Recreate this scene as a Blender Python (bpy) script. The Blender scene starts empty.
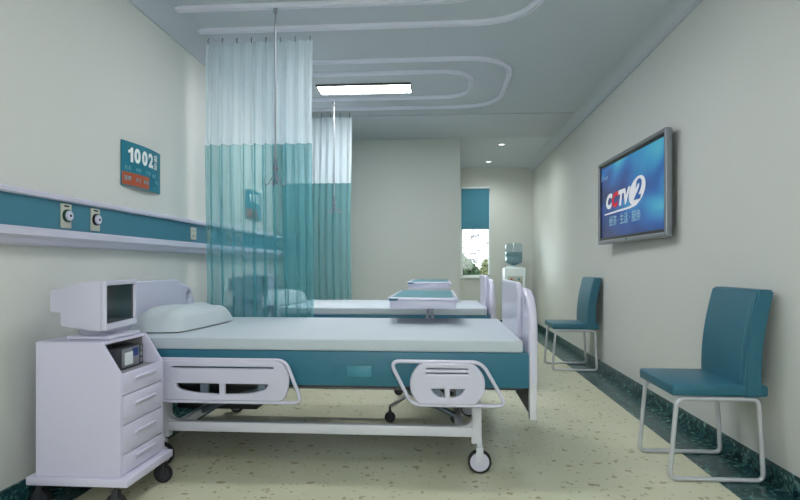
import bpy, bmesh, math, random
from mathutils import Vector, Matrix
PI = math.pi
random.seed(7)
SC = bpy.context.scene
COL = SC.collection

# ------------------------------------------------------------------ camera, world, exposure, lights
cam_d = bpy.data.cameras.new('camera'); cam = bpy.data.objects.new('camera', cam_d); COL.objects.link(cam)
cam.location = (0, 0, 1.05)
cam.rotation_euler = (PI/2, 0, math.radians(4.12))
cam_d.sensor_width = 36.0; cam_d.lens = 24.98; cam_d.shift_y = 0.02; cam_d.clip_start = 0.05
SC.camera = cam
SC.view_settings.view_transform = 'Standard'; SC.view_settings.look = 'None'
SC.view_settings.gamma = 1.0; SC.view_settings.use_curve_mapping = False
SC.view_settings.exposure = 0.9
LAMP = 34.0            # strength of the ceiling panels
world = bpy.data.worlds.new('sky'); SC.world = world; world.use_nodes = True
bg = world.node_tree.nodes['Background']
bg.inputs['Color'].default_value = (0.86, 0.94, 1.0, 1); bg.inputs['Strength'].default_value = 1.6

def area(name, loc, rot, sx, sy, power, color=(1, 1, 1)):
    l = bpy.data.lights.new(name, 'AREA'); l.shape = 'RECTANGLE'; l.size = sx; l.size_y = sy
    l.energy = power; l.color = color
    o = bpy.data.objects.new(name, l); COL.objects.link(o); o.location = loc; o.rotation_euler = rot
    return o
area('added_rear_fill', (0.1, -1.24, 1.65), (PI/2, 0, PI), 2.2, 1.4, 38, (0.92, 0.96, 1.0))  # added fill light behind the camera, for the near side of the room
# soft daylight slanting in by the window at the end of the passage
sun_d = bpy.data.lights.new('daylight', 'SUN'); sun_d.energy = 1.6; sun_d.angle = 0.5; sun_d.color = (0.86, 0.94, 1.0)
sun = bpy.data.objects.new('daylight', sun_d); COL.objects.link(sun); sun.location = (-3, 16, 4)
sun.rotation_euler = Vector((0.72, -1.0, -0.12)).to_track_quat('-Z', 'Y').to_euler()

# ------------------------------------------------------------------ materials
def lin(c):
    c = c/255.0
    return c/12.92 if c <= 0.04045 else ((c+0.055)/1.055)**2.4
def rgb(r, g, b): return (lin(r), lin(g), lin(b), 1)
def mat(name, col, rough=0.5, metal=0.0, spec=0.5, bump=0.0, bscale=40, var=0.0, vscale=3, coat=0.0, emit=None, estr=0):
    m = bpy.data.materials.new(name); m.use_nodes = True
    nt = m.node_tree; b = nt.nodes['Principled BSDF']
    b.inputs['Base Color'].default_value = col; b.inputs['Roughness'].default_value = rough
    b.inputs['Metallic'].default_value = metal; b.inputs['Specular IOR Level'].default_value = spec
    b.inputs['Coat Weight'].default_value = coat
    tc = nt.nodes.new('ShaderNodeTexCoord')
    if var:
        n = nt.nodes.new('ShaderNodeTexNoise'); n.inputs['Scale'].default_value = vscale; n.inputs['Detail'].default_value = 4
        nt.links.new(tc.outputs['Object'], n.inputs['Vector'])
        mx = nt.nodes.new('ShaderNodeMix'); mx.data_type = 'RGBA'
        mx.inputs['A'].default_value = tuple(c*(1-var) for c in col[:3])+(1,)
        mx.inputs['B'].default_value = tuple(min(1, c*(1+var)) for c in col[:3])+(1,)
        nt.links.new(n.outputs['Fac'], mx.inputs['Factor']); nt.links.new(mx.outputs['Result'], b.inputs['Base Color'])
    if bump:
        n = nt.nodes.new('ShaderNodeTexNoise'); n.inputs['Scale'].default_value = bscale; n.inputs['Detail'].default_value = 5
        nt.links.new(tc.outputs['Object'], n.inputs['Vector'])
        bp = nt.nodes.new('ShaderNodeBump'); bp.inputs['Strength'].default_value = bump; bp.inputs['Distance'].default_value = 0.01
        nt.links.new(n.outputs['Fac'], bp.inputs['Height']); nt.links.new(bp.outputs['Normal'], b.inputs['Normal'])
    if emit:
        b.inputs['Emission Color'].default_value = emit; b.inputs['Emission Strength'].default_value = estr
    return m

M = {}
M['wall'] = mat('cream_wall_paint', rgb(210, 212, 207), 0.6, bump=0.05, bscale=120, var=0.008)
M['wall_grey'] = mat('pale_grey_wall_paint', rgb(200, 205, 198), 0.65, var=0.015)
M['ceiling'] = mat('pale_grey_green_ceiling_paint', rgb(196, 202, 208), 0.75, var=0.015)
M['cove'] = mat('blue_white_cove_paint', rgb(192, 198, 204), 0.7)
M['track'] = mat('white_track_enamel', rgb(222, 224, 236), 0.35)
M['plastic'] = mat('lilac_white_plastic', rgb(204, 203, 221), 0.3, coat=0.2)
M['cabinet'] = mat('lilac_white_lacquer', rgb(208, 205, 226), 0.4)
M['metal_white'] = mat('white_enamelled_steel', rgb(206, 208, 216), 0.3, coat=0.3)
M['sheet'] = mat('pale_blue_white_sheet', rgb(188, 198, 205), 0.85, bump=0.1, bscale=25)
M['pillow'] = mat('pale_blue_white_pillowcase', rgb(190, 200, 204), 0.85, bump=0.15, bscale=12)
M['teal'] = mat('teal_painted_board', rgb(40, 106, 128), 0.45, var=0.03)
M['teal_rail'] = mat('teal_wall_board', rgb(64, 122, 142), 0.5, var=0.05, vscale=8)
M['teal_leather'] = mat('teal_leatherette', rgb(42, 104, 124), 0.38, bump=0.12, bscale=220, var=0.04)
M['seam'] = mat('light_teal_piping', rgb(70, 136, 148), 0.4)
M['badge'] = mat('light_teal_plate', rgb(62, 132, 150), 0.35)
M['tray'] = mat('teal_tray_liner', rgb(52, 140, 156), 0.3)
M['chrome'] = mat('brushed_chrome', rgb(150, 152, 158), 0.4, metal=0.8)
M['chair_metal'] = mat('silver_grey_steel_tube', rgb(206, 208, 214), 0.32, metal=0.35)
M['steel'] = mat('grey_steel', rgb(110, 122, 134), 0.35, metal=0.6)
M['rubber'] = mat('black_rubber', rgb(22, 22, 26), 0.55)
M['dark'] = mat('dark_grey_plastic_and_shade', rgb(52, 54, 60), 0.5)  # also the shade colour of the bed boards' lower parts
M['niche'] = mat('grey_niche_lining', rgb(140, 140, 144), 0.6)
M['screen_off'] = mat('dark_monitor_glass', rgb(26, 27, 29), 0.12, spec=0.45)
M['label_blue'] = mat('blue_display', rgb(50, 66, 130), 0.3)
M['paper'] = mat('white_panel', rgb(226, 230, 234), 0.5)
M['socket'] = mat('beige_socket_plate', rgb(186, 188, 176), 0.45)
M['knob_green'] = mat('dark_green_ring', rgb(18, 70, 48), 0.4)
M['knob_black'] = mat('black_ring', rgb(18, 20, 22), 0.4)
M['sign_teal'] = mat('teal_sign_board', rgb(16, 116, 138), 0.4)
M['sign_orange'] = mat('orange_sign_band', rgb(176, 84, 50), 0.4)
M['sign_white'] = mat('white_sign_ink', rgb(235, 240, 240), 0.5)
M['sign_pale'] = mat('pale_sign_ink', rgb(120, 182, 196), 0.5)
M['tv_frame'] = mat('silver_tv_frame', rgb(140, 144, 150), 0.3, metal=0.6)
M['tv_black'] = mat('black_tv_bezel', rgb(10, 10, 12), 0.35)
M['tv_white'] = mat('white_screen_ink', rgb(0, 0, 0), 0.5, emit=(0.86, 0.9, 0.95, 1), estr=0.36)
M['tv_grey'] = mat('grey_screen_ink', rgb(0, 0, 0), 0.5, emit=rgb(120, 160, 180), estr=.5)
M['tv_red'] = mat('red_screen_ink', rgb(0, 0, 0), 0.5, emit=rgb(190, 34, 48), estr=.5)
M['tv_blue'] = mat('blue_screen_ink', rgb(0, 0, 0), 0.5, emit=rgb(22, 82, 150), estr=.5)
M['lamp'] = mat('lit_diffuser', (1, 1, 1, 1), 0.5, emit=(0.97, 0.975, 1.0, 1), estr=LAMP)
M['lamp_fill'] = mat('added_fill_diffuser', (1, 1, 1, 1), 0.5, emit=(0.97, 0.975, 1.0, 1), estr=LAMP*0.27)  # for the added fill panels behind the viewer
M['lamp_mid'] = mat('near_bed_diffuser', (1, 1, 1, 1), 0.5, emit=(0.97, 0.975, 1.0, 1), estr=LAMP*0.42)
M['lamp_frame'] = mat('dark_lamp_frame', rgb(48, 52, 54), 0.4)
M['spot'] = mat('lit_downlight_disc', (1, 1, 1, 1), 0.5, emit=(1, 0.98, 0.92, 1), estr=1.2)
M['blind'] = mat('teal_blind_fabric', rgb(66, 128, 150), 0.8, bump=0.1, bscale=150)
M['frame_white'] = mat('white_window_frame', rgb(228, 234, 234), 0.4)
M['dispenser'] = mat('white_dispenser_shell', rgb(226, 236, 238), 0.4)
M['bark'] = mat('grey_brown_bark', rgb(70, 58, 54), 0.9)
M['grass'] = mat('lawn', rgb(70, 88, 54), 0.95, var=0.3, vscale=8)
M['leaf'] = mat('shrub_leaves', rgb(62, 88, 54), 0.7, var=0.35, vscale=6)
M['blossom'] = mat('pale_yellow_leaves', rgb(128, 134, 84), 0.7, var=0.2, vscale=6)

def floor_mat():
    m = bpy.data.materials.new('beige_terrazzo'); m.use_nodes = True; nt = m.node_tree
    b = nt.nodes['Principled BSDF']; b.inputs['Roughness'].default_value = 0.24; b.inputs['Specular IOR Level'].default_value = 0.4
    L = nt.links.new
    tc = nt.nodes.new('ShaderNodeTexCoord')
    nz = nt.nodes.new('ShaderNodeTexNoise'); nz.inputs['Scale'].default_value = 30
    L(tc.outputs['Object'], nz.inputs['Vector'])
    sub = nt.nodes.new('ShaderNodeVectorMath'); sub.operation = 'SUBTRACT'; sub.inputs[1].default_value = (.5, .5, .5)
    L(nz.outputs['Color'], sub.inputs[0])
    sc = nt.nodes.new('ShaderNodeVectorMath'); sc.operation = 'SCALE'; sc.inputs['Scale'].default_value = 0.03
    L(sub.outputs[0], sc.inputs[0])
    ad = nt.nodes.new('ShaderNodeVectorMath'); ad.operation = 'ADD'
    L(tc.outputs['Object'], ad.inputs[0]); L(sc.outputs[0], ad.inputs[1])
    base = None
    prev = nt.nodes.new('ShaderNodeMix'); prev.data_type = 'RGBA'
    n2 = nt.nodes.new('ShaderNodeTexNoise'); n2.inputs['Scale'].default_value = 5; n2.inputs['Detail'].default_value = 6
    L(tc.outputs['Object'], n2.inputs['Vector'])
    prev.inputs['A'].default_value = rgb(200, 201, 170); prev.inputs['B'].default_value = rgb(214, 214, 188)
    L(n2.outputs['Fac'], prev.inputs['Factor'])
    out = prev.outputs['Result']
    for (s, thr, sel, col, off, st) in ((12, 0.16, 0.45, rgb(138, 116, 76), 0, (0.62, 1, 1)), (16, 0.18, 0.7, rgb(148, 146, 112), 7.3, (1, .6, 1)), (22, 0.18, 0.6, rgb(214, 214, 196), 3.1, (.7, 1, 1)), (30, 0.18, 0.7, rgb(140, 130, 94), 5.7, (.8, 1, 1))):
        mp = nt.nodes.new('ShaderNodeMapping'); mp.inputs['Location'].default_value = (off, off*.7, 0); mp.inputs['Scale'].default_value = (st[0]*s, st[1]*s, 0)
        L(ad.outputs[0], mp.inputs['Vector'])
        v = nt.nodes.new('ShaderNodeTexVoronoi'); v.inputs['Scale'].default_value = 1.0
        L(mp.outputs[0], v.inputs['Vector'])
        lt = nt.nodes.new('ShaderNodeMath'); lt.operation = 'LESS_THAN'; lt.inputs[1].default_value = thr
        L(v.outputs['Distance'], lt.inputs[0])
        sp = nt.nodes.new('ShaderNodeSeparateColor'); L(v.outputs['Color'], sp.inputs[0])
        gt = nt.nodes.new('ShaderNodeMath'); gt.operation = 'LESS_THAN'; gt.inputs[1].default_value = sel
        L(sp.outputs[0], gt.inputs[0])
        mu = nt.nodes.new('ShaderNodeMath'); mu.operation = 'MULTIPLY'; L(lt.outputs[0], mu.inputs[0]); L(gt.outputs[0], mu.inputs[1])
        mu2 = nt.nodes.new('ShaderNodeMath'); mu2.operation = 'MULTIPLY'; L(mu.outputs[0], mu2.inputs[0]); mu2.inputs[1].default_value = 0.62
        mx = nt.nodes.new('ShaderNodeMix'); mx.data_type = 'RGBA'; mx.inputs['B'].default_value = col
        L(mu2.outputs[0], mx.inputs['Factor']); L(out, mx.inputs['A']); out = mx.outputs['Result']
    L(out, b.inputs['Base Color'])
    return m
M['floor'] = floor_mat()
def marble_mat():
    m = bpy.data.materials.new('dark_green_marble'); m.use_nodes = True; nt = m.node_tree; L = nt.links.new
    b = nt.nodes['Principled BSDF']; b.inputs['Roughness'].default_value = 0.25
    tc = nt.nodes.new('ShaderNodeTexCoord')
    n = nt.nodes.new('ShaderNodeTexNoise'); n.inputs['Scale'].default_value = 22; n.inputs['Detail'].default_value = 8; n.inputs['Distortion'].default_value = 1.6
    L(tc.outputs['Object'], n.inputs['Vector'])
    r = nt.nodes.new('ShaderNodeValToRGB'); e = r.color_ramp.elements
    e[0].position = 0.38; e[0].color = rgb(18, 50, 54); e[1].position = 0.72; e[1].color = rgb(120, 158, 150)
    x = e.new(0.55); x.color = rgb(40, 84, 86)
    L(n.outputs['Fac'], r.inputs[0]); L(r.outputs[0], b.inputs['Base Color'])
    return m
M['marble'] = marble_mat()
def sheer(name, col, alpha, tr):
    m = bpy.data.materials.new(name); m.use_nodes = True; nt = m.node_tree; L = nt.links.new
    for n in list(nt.nodes): nt.nodes.remove(n)
    out = nt.nodes.new('ShaderNodeOutputMaterial')
    d = nt.nodes.new('ShaderNodeBsdfDiffuse'); d.inputs['Color'].default_value = col
    t = nt.nodes.new('ShaderNodeBsdfTranslucent'); t.inputs['Color'].default_value = col
    mx = nt.nodes.new('ShaderNodeMixShader'); mx.inputs[0].default_value = 0.4
    L(d.outputs[0], mx.inputs[1]); L(t.outputs[0], mx.inputs[2])
    tp = nt.nodes.new('ShaderNodeBsdfTransparent'); tp.inputs['Color'].default_value = tr
    m2 = nt.nodes.new('ShaderNodeMixShader'); 
    tc = nt.nodes.new('ShaderNodeTexCoord')
    w = nt.nodes.new('ShaderNodeTexNoise'); w.inputs['Scale'].default_value = 1.0; w.inputs['Detail'].default_value = 3
    mp = nt.nodes.new('ShaderNodeMapping'); mp.inputs['Scale'].default_value = (60, 60, 1.2)
    L(tc.outputs['Object'], mp.inputs['Vector']); L(mp.outputs[0], w.inputs['Vector'])
    mr = nt.nodes.new('ShaderNodeMapRange'); mr.inputs['To Min'].default_value = alpha-0.12; mr.inputs['To Max'].default_value = min(1, alpha+0.12)
    L(w.outputs['Fac'], mr.inputs['Value']); L(mr.outputs[0], m2.inputs[0])
    L(tp.outputs[0], m2.inputs[1]); L(mx.outputs[0], m2.inputs[2]); L(m2.outputs[0], out.inputs['Surface'])
    return m
M['curtain_white'] = sheer('white_curtain_mesh', rgb(222, 236, 242), 0.74, (0.96, 1, 1, 1))
M['curtain_teal'] = sheer('sheer_teal_curtain', rgb(118, 182, 190), 0.48, (0.74, 0.92, 0.94, 1))
def glass(name, col, g=0.12):
    m = bpy.data.materials.new(name); m.use_nodes = True; nt = m.node_tree; L = nt.links.new
    for n in list(nt.nodes): nt.nodes.remove(n)
    out = nt.nodes.new('ShaderNodeOutputMaterial')
    tp = nt.nodes.new('ShaderNodeBsdfTransparent'); tp.inputs['Color'].default_value = col
    gl = nt.nodes.new('ShaderNodeBsdfGlossy'); gl.inputs['Roughness'].default_value = 0.03
    mx = nt.nodes.new('ShaderNodeMixShader'); mx.inputs[0].default_value = g
    L(tp.outputs[0], mx.inputs[1]); L(gl.outputs[0], mx.inputs[2]); L(mx.outputs[0], out.inputs['Surface'])
    return m
M['pane'] = glass('window_glass', (0.97, 0.99, 1, 1), 0.05)
M['bottle'] = glass('blue_grey_bottle_plastic', (0.80, 0.88, 0.92, 1), 0.14)
M['water'] = mat('blue_green_water', rgb(128, 166, 176), 0.1)
def tv_screen():
    m = bpy.data.materials.new('blue_broadcast_picture'); m.use_nodes = True; nt = m.node_tree; L = nt.links.new
    b = nt.nodes['Principled BSDF']; b.inputs['Base Color'].default_value = (0.005, 0.01, 0.02, 1); b.inputs['Roughness'].default_value = 0.25
    tc = nt.nodes.new('ShaderNodeTexCoord')
    mp = nt.nodes.new('ShaderNodeMapping'); mp.inputs['Rotation'].default_value = (math.radians(-38), 0, 0); mp.inputs['Scale'].default_value = (1, 1.3, 3.4)
    L(tc.outputs['Object'], mp.inputs['Vector'])
    n = nt.nodes.new('ShaderNodeTexNoise'); n.inputs['Scale'].default_value = 0.95; n.inputs['Detail'].default_value = 1.5; n.inputs['Distortion'].default_value = 0.5
    L(mp.outputs[0], n.inputs['Vector'])
    sx = nt.nodes.new('ShaderNodeSeparateXYZ'); L(tc.outputs['Object'], sx.inputs[0])
    # brighter towards the near upper corner of the picture
    m1 = nt.nodes.new('ShaderNodeMath'); m1.operation = 'MULTIPLY'; m1.inputs[1].default_value = -0.24; L(sx.outputs['Y'], m1.inputs[0])
    m2 = nt.nodes.new('ShaderNodeMath'); m2.operation = 'MULTIPLY_ADD'; m2.inputs[1].default_value = 0.34; L(sx.outputs['Z'], m2.inputs[0]); L(m1.outputs[0], m2.inputs[2])
    a = nt.nodes.new('ShaderNodeMath'); a.operation = 'ADD'; L(m2.outputs[0], a.inputs[0]); L(n.outputs['Fac'], a.inputs[1])
    r = nt.nodes.new('ShaderNodeValToRGB'); e = r.color_ramp.elements
    e[0].position = 0.30; e[0].color = rgb(10, 28, 92); e[1].position = 0.86; e[1].color = rgb(110, 205, 205)
    for p, c in ((0.45, rgb(16, 56, 132)), (0.56, rgb(30, 100, 172)), (0.68, rgb(50, 150, 196))):
        x = e.new(p); x.color = c
    L(a.outputs[0], r.inputs[0]); L(r.outputs[0], b.inputs['Emission Color']); b.inputs['Emission Strength'].default_value = 0.42
    return m
M['tv_screen'] = tv_screen()

# ------------------------------------------------------------------ mesh helpers (all in world coordinates, shifted to the thing's origin)
ORG = {}
def new_root(name, loc, label, cat, group=None):
    o = bpy.data.objects.new(name, None); COL.objects.link(o); o.location = loc; o.empty_display_size = 0.1
    o['label'] = label; o['category'] = cat
    if group: o['group'] = group
    ORG[o.name] = Vector(loc)
    return o
def link(name, me, material, parent=None, smooth=None, org=None):
    o = bpy.data.objects.new(name, me); COL.objects.link(o)
    if parent is not None:
        g = ORG[parent.name]; o.parent = parent
    elif org is not None: g = Vector(org); o.location = g
    else: g = Vector((0, 0, 0))
    me.transform(Matrix.Translation(-g)); ORG[o.name] = g
    me.materials.clear(); me.materials.append(material)
    if smooth is not None:
        for p in me.polygons: p.use_smooth = True
        me.update()
        try: me.set_sharp_from_angle(angle=math.radians(smooth))
        except Exception: pass
    return o
def tag(o, label, cat, group=None):
    o['label'] = label; o['category'] = cat
    if group: o['group'] = group
    return o
def struct(o): o['kind'] = 'structure'; return o
def to_me(bm, name='m'):
    bmesh.ops.recalc_face_normals(bm, faces=bm.faces)
    me = bpy.data.meshes.new(name); bm.to_mesh(me); bm.free(); return me
def bx(bm, a, b, bev=0.0, seg=2):
    a = Vector(a); b = Vector(b); c = (a+b)/2; s = (b-a)
    t = bmesh.new(); bmesh.ops.create_cube(t, size=1)
    for v in t.verts: v.co = Vector((v.co.x*abs(s.x), v.co.y*abs(s.y), v.co.z*abs(s.z)))+c
    if bev: bmesh.ops.bevel(t, geom=t.edges[:], offset=bev, segments=seg, affect='EDGES', profile=0.5)
    merge(bm, t)
def merge(bm, t):
    me = bpy.data.meshes.new('t'); t.to_mesh(me); t.free(); bm.from_mesh(me); bpy.data.meshes.remove(me)
def cyl(bm, p0, p1, r, r2=None, seg=20, bev=0.0):
    p0 = Vector(p0); p1 = Vector(p1); d = p1-p0
    t = bmesh.new(); bmesh.ops.create_cone(t, cap_ends=True, segments=seg, radius1=r, radius2=r if r2 is None else r2, depth=d.length)
    if bev: bmesh.ops.bevel(t, geom=[e for e in t.edges if any(len(f.verts) > 4 for f in e.link_faces)], offset=bev, segments=2, affect='EDGES')
    bmesh.ops.transform(t, matrix=Matrix.Translation((p0+p1)/2) @ d.to_track_quat('Z', 'Y').to_matrix().to_4x4(), verts=t.verts)
    merge(bm, t)
def poly(bm, pts2, axis, a0, a1, bev=0.0, seg=2):
    """extrude a 2D outline; axis Y: pts=(x,z); axis X: pts=(y,z); axis Z: pts=(x,y)"""
    def P(u, v, w): return {'Y': (u, w, v), 'X': (w, u, v), 'Z': (u, v, w)}[axis]
    t = bmesh.new()
    lo = [t.verts.new(P(u, v, a0)) for u, v in pts2]; hi = [t.verts.new(P(u, v, a1)) for u, v in pts2]
    t.faces.new(lo); t.faces.new(hi[::-1])
    n = len(lo)
    for i in range(n): t.faces.new((lo[i], lo[(i+1) % n], hi[(i+1) % n], hi[i]))
    bmesh.ops.recalc_face_normals(t, faces=t.faces)
    if bev:
        ed = [e for e in t.edges if any(len(f.verts) == n and n > 4 or False for f in e.link_faces)] if n > 4 else t.edges[:]
        bmesh.ops.bevel(t, geom=ed, offset=bev, segments=seg, affect='EDGES')
    merge(bm, t)
def fillet(pts, r, closed=False, n=6):
    pts = [Vector(p) for p in pts]; out = []; N = len(pts)
    for i, p in enumerate(pts):
        if not closed and i in (0, N-1): out.append(p); continue
        a = pts[i-1]; b = pts[(i+1) % N]; rr = r[i] if isinstance(r, (list, tuple)) else r
        u = (a-p); v = (b-p); k = min(rr, u.length*0.49, v.length*0.49)
        if k < 1e-5: out.append(p); continue
        p0 = p+u.normalized()*k; p1 = p+v.normalized()*k
        for j in range(n+1):
            s = j/n; out.append(p0*(1-s)**2+p*2*s*(1-s)+p1*s*s)
    return out
def eval_curve(cu):
    o = bpy.data.objects.new('tmp', cu); COL.objects.link(o)
    dg = bpy.context.evaluated_depsgraph_get(); dg.update()
    me = bpy.data.meshes.new_from_object(o.evaluated_get(dg))
    bpy.data.objects.remove(o); bpy.data.curves.remove(cu)
    return me
def tube_me(paths, r, closed=False, res=3):
    cu = bpy.data.curves.new('c', 'CURVE'); cu.dimensions = '3D'; cu.bevel_depth = r; cu.bevel_resolution = res; cu.use_fill_caps = True
    for pts in paths:
        sp = cu.splines.new('POLY'); sp.points.add(len(pts)-1)
        for i, p in enumerate(pts): sp.points[i].co = (p[0], p[1], p[2], 1)
        sp.use_cyclic_u = closed
    return eval_curve(cu)
FR = {  # frames for flat outlines: (u, v) -> world, thickness along n
    'YZ': lambda o: Matrix(((0, 0, 1, o[0]), (1, 0, 0, o[1]), (0, 1, 0, o[2]), (0, 0, 0, 1))),       # u=Y v=Z n=+X
    'XZ': lambda o: Matrix(((1, 0, 0, o[0]), (0, 0, -1, o[1]), (0, 1, 0, o[2]), (0, 0, 0, 1))),      # u=X v=Z n=-Y
    '-YZ': lambda o: Matrix(((0, 0, -1, o[0]), (-1, 0, 0, o[1]), (0, 1, 0, o[2]), (0, 0, 0, 1))),    # u=-Y v=Z n=-X
}
def plate_me(outline, holes, th, bev, M4):
    cu = bpy.data.curves.new('c', 'CURVE'); cu.dimensions = '2D'; cu.fill_mode = 'BOTH'
    cu.extrude = max(th/2-bev, 0.0001); cu.bevel_depth = bev; cu.bevel_resolution = 2; cu.offset = -bev
    for pts in [outline]+list(holes):
        sp = cu.splines.new('POLY'); sp.points.add(len(pts)-1)
        for i, p in enumerate(pts): sp.points[i].co = (p[0], p[1], 0, 1)
        sp.use_cyclic_u = True
    me = eval_curve(cu); me.transform(M4); return me
def f2(pts, r, n=6): return [(p.x, p.y) for p in fillet([(a, b, 0) for a, b in pts], r, True, n)]
def text_me(s, size, M4, ext=0.001, off=0.0, align='CENTER', sx=1.0, shear=0.0):
    cu = bpy.data.curves.new('t', 'FONT'); cu.body = s; cu.size = size; cu.extrude = ext; cu.offset = off
    cu.align_x = align; cu.align_y = 'CENTER'; cu.shear = shear; cu.resolution_u = 3
    me = eval_curve(cu); me.transform(M4 @ Matrix.Diagonal((sx, 1, 1, 1))); return me
def lathe(bm, c, prof, seg=28):
    t = bmesh.new(); rings = []
    for r, z in prof:
        rings.append([t.verts.new((c[0]+r*math.cos(2*PI*i/seg), c[1]+r*math.sin(2*PI*i/seg), z)) for i in range(seg)])
    for a, b in zip(rings, rings[1:]):
        for i in range(seg): t.faces.new((a[i], a[(i+1) % seg], b[(i+1) % seg], b[i]))
    t.faces.new(rings[0][::-1]); t.faces.new(rings[-1]); merge(bm, t)
def box_obj(name, a, b, material, parent=None, bev=0.0, seg=2, org=None):
    bm = bmesh.new(); bx(bm, a, b, bev, seg); return link(name, to_me(bm), material, parent, 35 if bev else None, org)
def kids(o): return [c for c in bpy.data.objects if c.parent == o]
def copy_tree(o, off=None, parent=None):
    c = o.copy(); COL.objects.link(c); ORG[c.name] = ORG[o.name].copy()
    if parent is not None: c.parent = parent
    for k in kids(o): copy_tree(k, None, c)
    if off is not None: c.location = o.location+Vector(off); ORG[c.name] += Vector(off)
    return c
def clone(o, off, label, group=None):
    c = copy_tree(o, off); c['label'] = label
    if group: c['group'] = group; o['group'] = group
    return c

# ------------------------------------------------------------------ room shell
XL, XR, YB, YF, YP, XP, H = -1.86, 1.62, -1.3, 9.9, 7.5, 0.27, 2.78
struct(box_obj('floor', (XL+.22, YB, -0.06), (1.351, YF, 0), M['floor']))
struct(box_obj('ceiling', (XL-.1, YB-.1, H), (XR+.1, YF+.1, H+.1), M['ceiling']))
struct(box_obj('trim_1', (XL, YB, -0.06), (XL+.22, YP, 0.0), M['marble']))
struct(box_obj('trim_2', (1.351, YB, -0.06), (XR, YF, 0.0), M['marble']))
struct(box_obj('wall_left', (XL-.1, YB-.1, -.06), (XL, YP, H), M['wall']))
struct(box_obj('wall_right', (XR, YB-.1, -.06), (XR+.1, YF+.1, H), M['wall']))
struct(box_obj('wall_back', (XL, YB-.1, -.06), (XR, YB, H), M['wall']))
struct(box_obj('wall_middle', (XL-.1, YP, -.06), (XP, YF+.1, H), M['wall_grey']))
WX0, WX1, WZ0, WZ1 = 0.375, 0.885, 0.86, 2.40
bm = bmesh.new()
bx(bm, (XP, YF, -.06), (WX0, YF+.12, H)); bx(bm, (WX1, YF, -.06), (XR, YF+.12, H))
bx(bm, (WX0, YF, -.06), (WX1, YF+.12, WZ0)); bx(bm, (WX0, YF, WZ1), (WX1, YF+.12, H))
struct(link('wall_far', to_me(bm), M['wall']))
struct(box_obj('baseboard_left', (XL, YB, 0), (XL+.012, YP, .095), M['marble']))
struct(box_obj('baseboard_right', (XR-.012, YB, 0), (XR, YF, .095), M['marble'], bev=.003))
struct(box_obj('baseboard_far', (XP, YF-.012, 0), (XR-.012, YF, .095), M['marble']))
struct(box_obj('baseboard_middle', (XL+.012, YP-.012, 0), (XP, YP, .095), M['marble']))
def cove(name, x0, sgn, w=0.17, z0=2.635, ye=YP):
    pts = [(x0, H), (x0, z0), (x0+sgn*.012, z0), (x0+sgn*.012, z0+.008)]
    for i in range(0, 9):
        a = i/8*PI/2; pts.append((x0+sgn*(.012+(w-.012)*(1-math.cos(a))), z0+.01+(H-.002-z0-.01)*math.sin(a)))
    pts.append((x0+sgn*w, H))
    bm = bmesh.new(); poly(bm, pts, 'Y', YB, ye)
    struct(link(name, to_me(bm), M['cove'], None, 40))
cove('trim_3', XL, 1, .15); cove('trim_4', XR, -1, .13, 2.69, YF)
struct(box_obj('trim_5', (XL+.15, 6.36, H-.015), (XR-.13, YP, H), M['ceiling'], bev=.006))
# window
bm = bmesh.new(); t = .028
for a, b in (((WX0, WZ0), (WX0+t, WZ1)), ((WX1-t, WZ0), (WX1, WZ1)), ((WX0, WZ0), (WX1, WZ0+t)), ((WX0, WZ1-t), (WX1, WZ1))):
    bx(bm, (a[0], YF+.03, a[1]), (b[0], YF+.09, b[1]))
w1 = struct(link('window_1', to_me(bm), M['frame_white']))
box_obj('pane', (WX0+t, YF+.058, WZ0+t), (WX1-t, YF+.062, WZ1-t), M['pane'], w1)
box_obj('sill', (WX0-.02, YF-.03, WZ0-.03), (WX1+.02, YF+.03, WZ0-.002), M['frame_white'], w1, bev=.005)

bm = bmesh.new()
for a, b in (((-1.05, .92), (-1.0, 2.38)), ((1.2, .92), (1.25, 2.38)), ((.07, .92), (.13, 2.38)), ((-1.05, .90), (1.25, .95)), ((-1.05, 2.35), (1.25, 2.40))):
    bx(bm, (a[0], YB, a[1]), (b[0], YB+.03, b[1]))
struct(link('added_rear_window', to_me(bm), M['frame_white']))  # unseen window frame, made up to carry the added rear light

# outside
bm = bmesh.new(); bx(bm, (-14, YF+.3, -.25), (16, 40, -.2)); struct(link('ground', to_me(bm), M['grass']))
def leaves_me(c, rad, n, ls, seed):
    rnd = random.Random(seed); bm = bmesh.new()
    for _ in range(n):
        d = Vector((rnd.gauss(0, 1), rnd.gauss(0, 1), rnd.gauss(0, 1))).normalized()*(rnd.random()**.4)
        p = Vector(c)+Vector((d.x*rad[0], d.y*rad[1], d.z*rad[2]))
        u = Vector((rnd.gauss(0, 1), rnd.gauss(0, 1), rnd.gauss(0, 1))).normalized(); v = u.orthogonal().normalized()
        s = ls*(.6+rnd.random()*.8)
        vs = [bm.verts.new(q) for q in (p-u*s, p+v*s*.45, p+u*s, p-v*s*.45)]
        bm.faces.new(vs)
    me = bpy.data.meshes.new('leaves'); bm.to_mesh(me); bm.free(); return me
def shrub(c, rad, n, seed, m, label):
    r = new_root('garden_shrub', (c[0], c[1], -.2), label, 'shrub', None)
    link('foliage', leaves_me(c, rad, n, .10, seed), m, r)
    paths = []
    for k in range(5):
        a = k*1.256; paths.append([(c[0], c[1], -.2), (c[0]+.1*math.cos(a), c[1]+.1*math.sin(a), .2), (c[0]+rad[0]*.5*math.cos(a), c[1]+rad[1]*.5*math.sin(a), c[2])])
    link('stem', tube_me(paths, .018), M['bark'], r)
shrub((.42, 12.1, .55), (.46, .5, .72), 2600, 3, M['leaf'], 'dark green garden shrub outside, left half of the window view')
shrub((1.36, 13.1, .58), (.5, .5, .72), 2600, 4, M['blossom'], 'pale yellow green shrub outside, right half of the window view')
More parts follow.
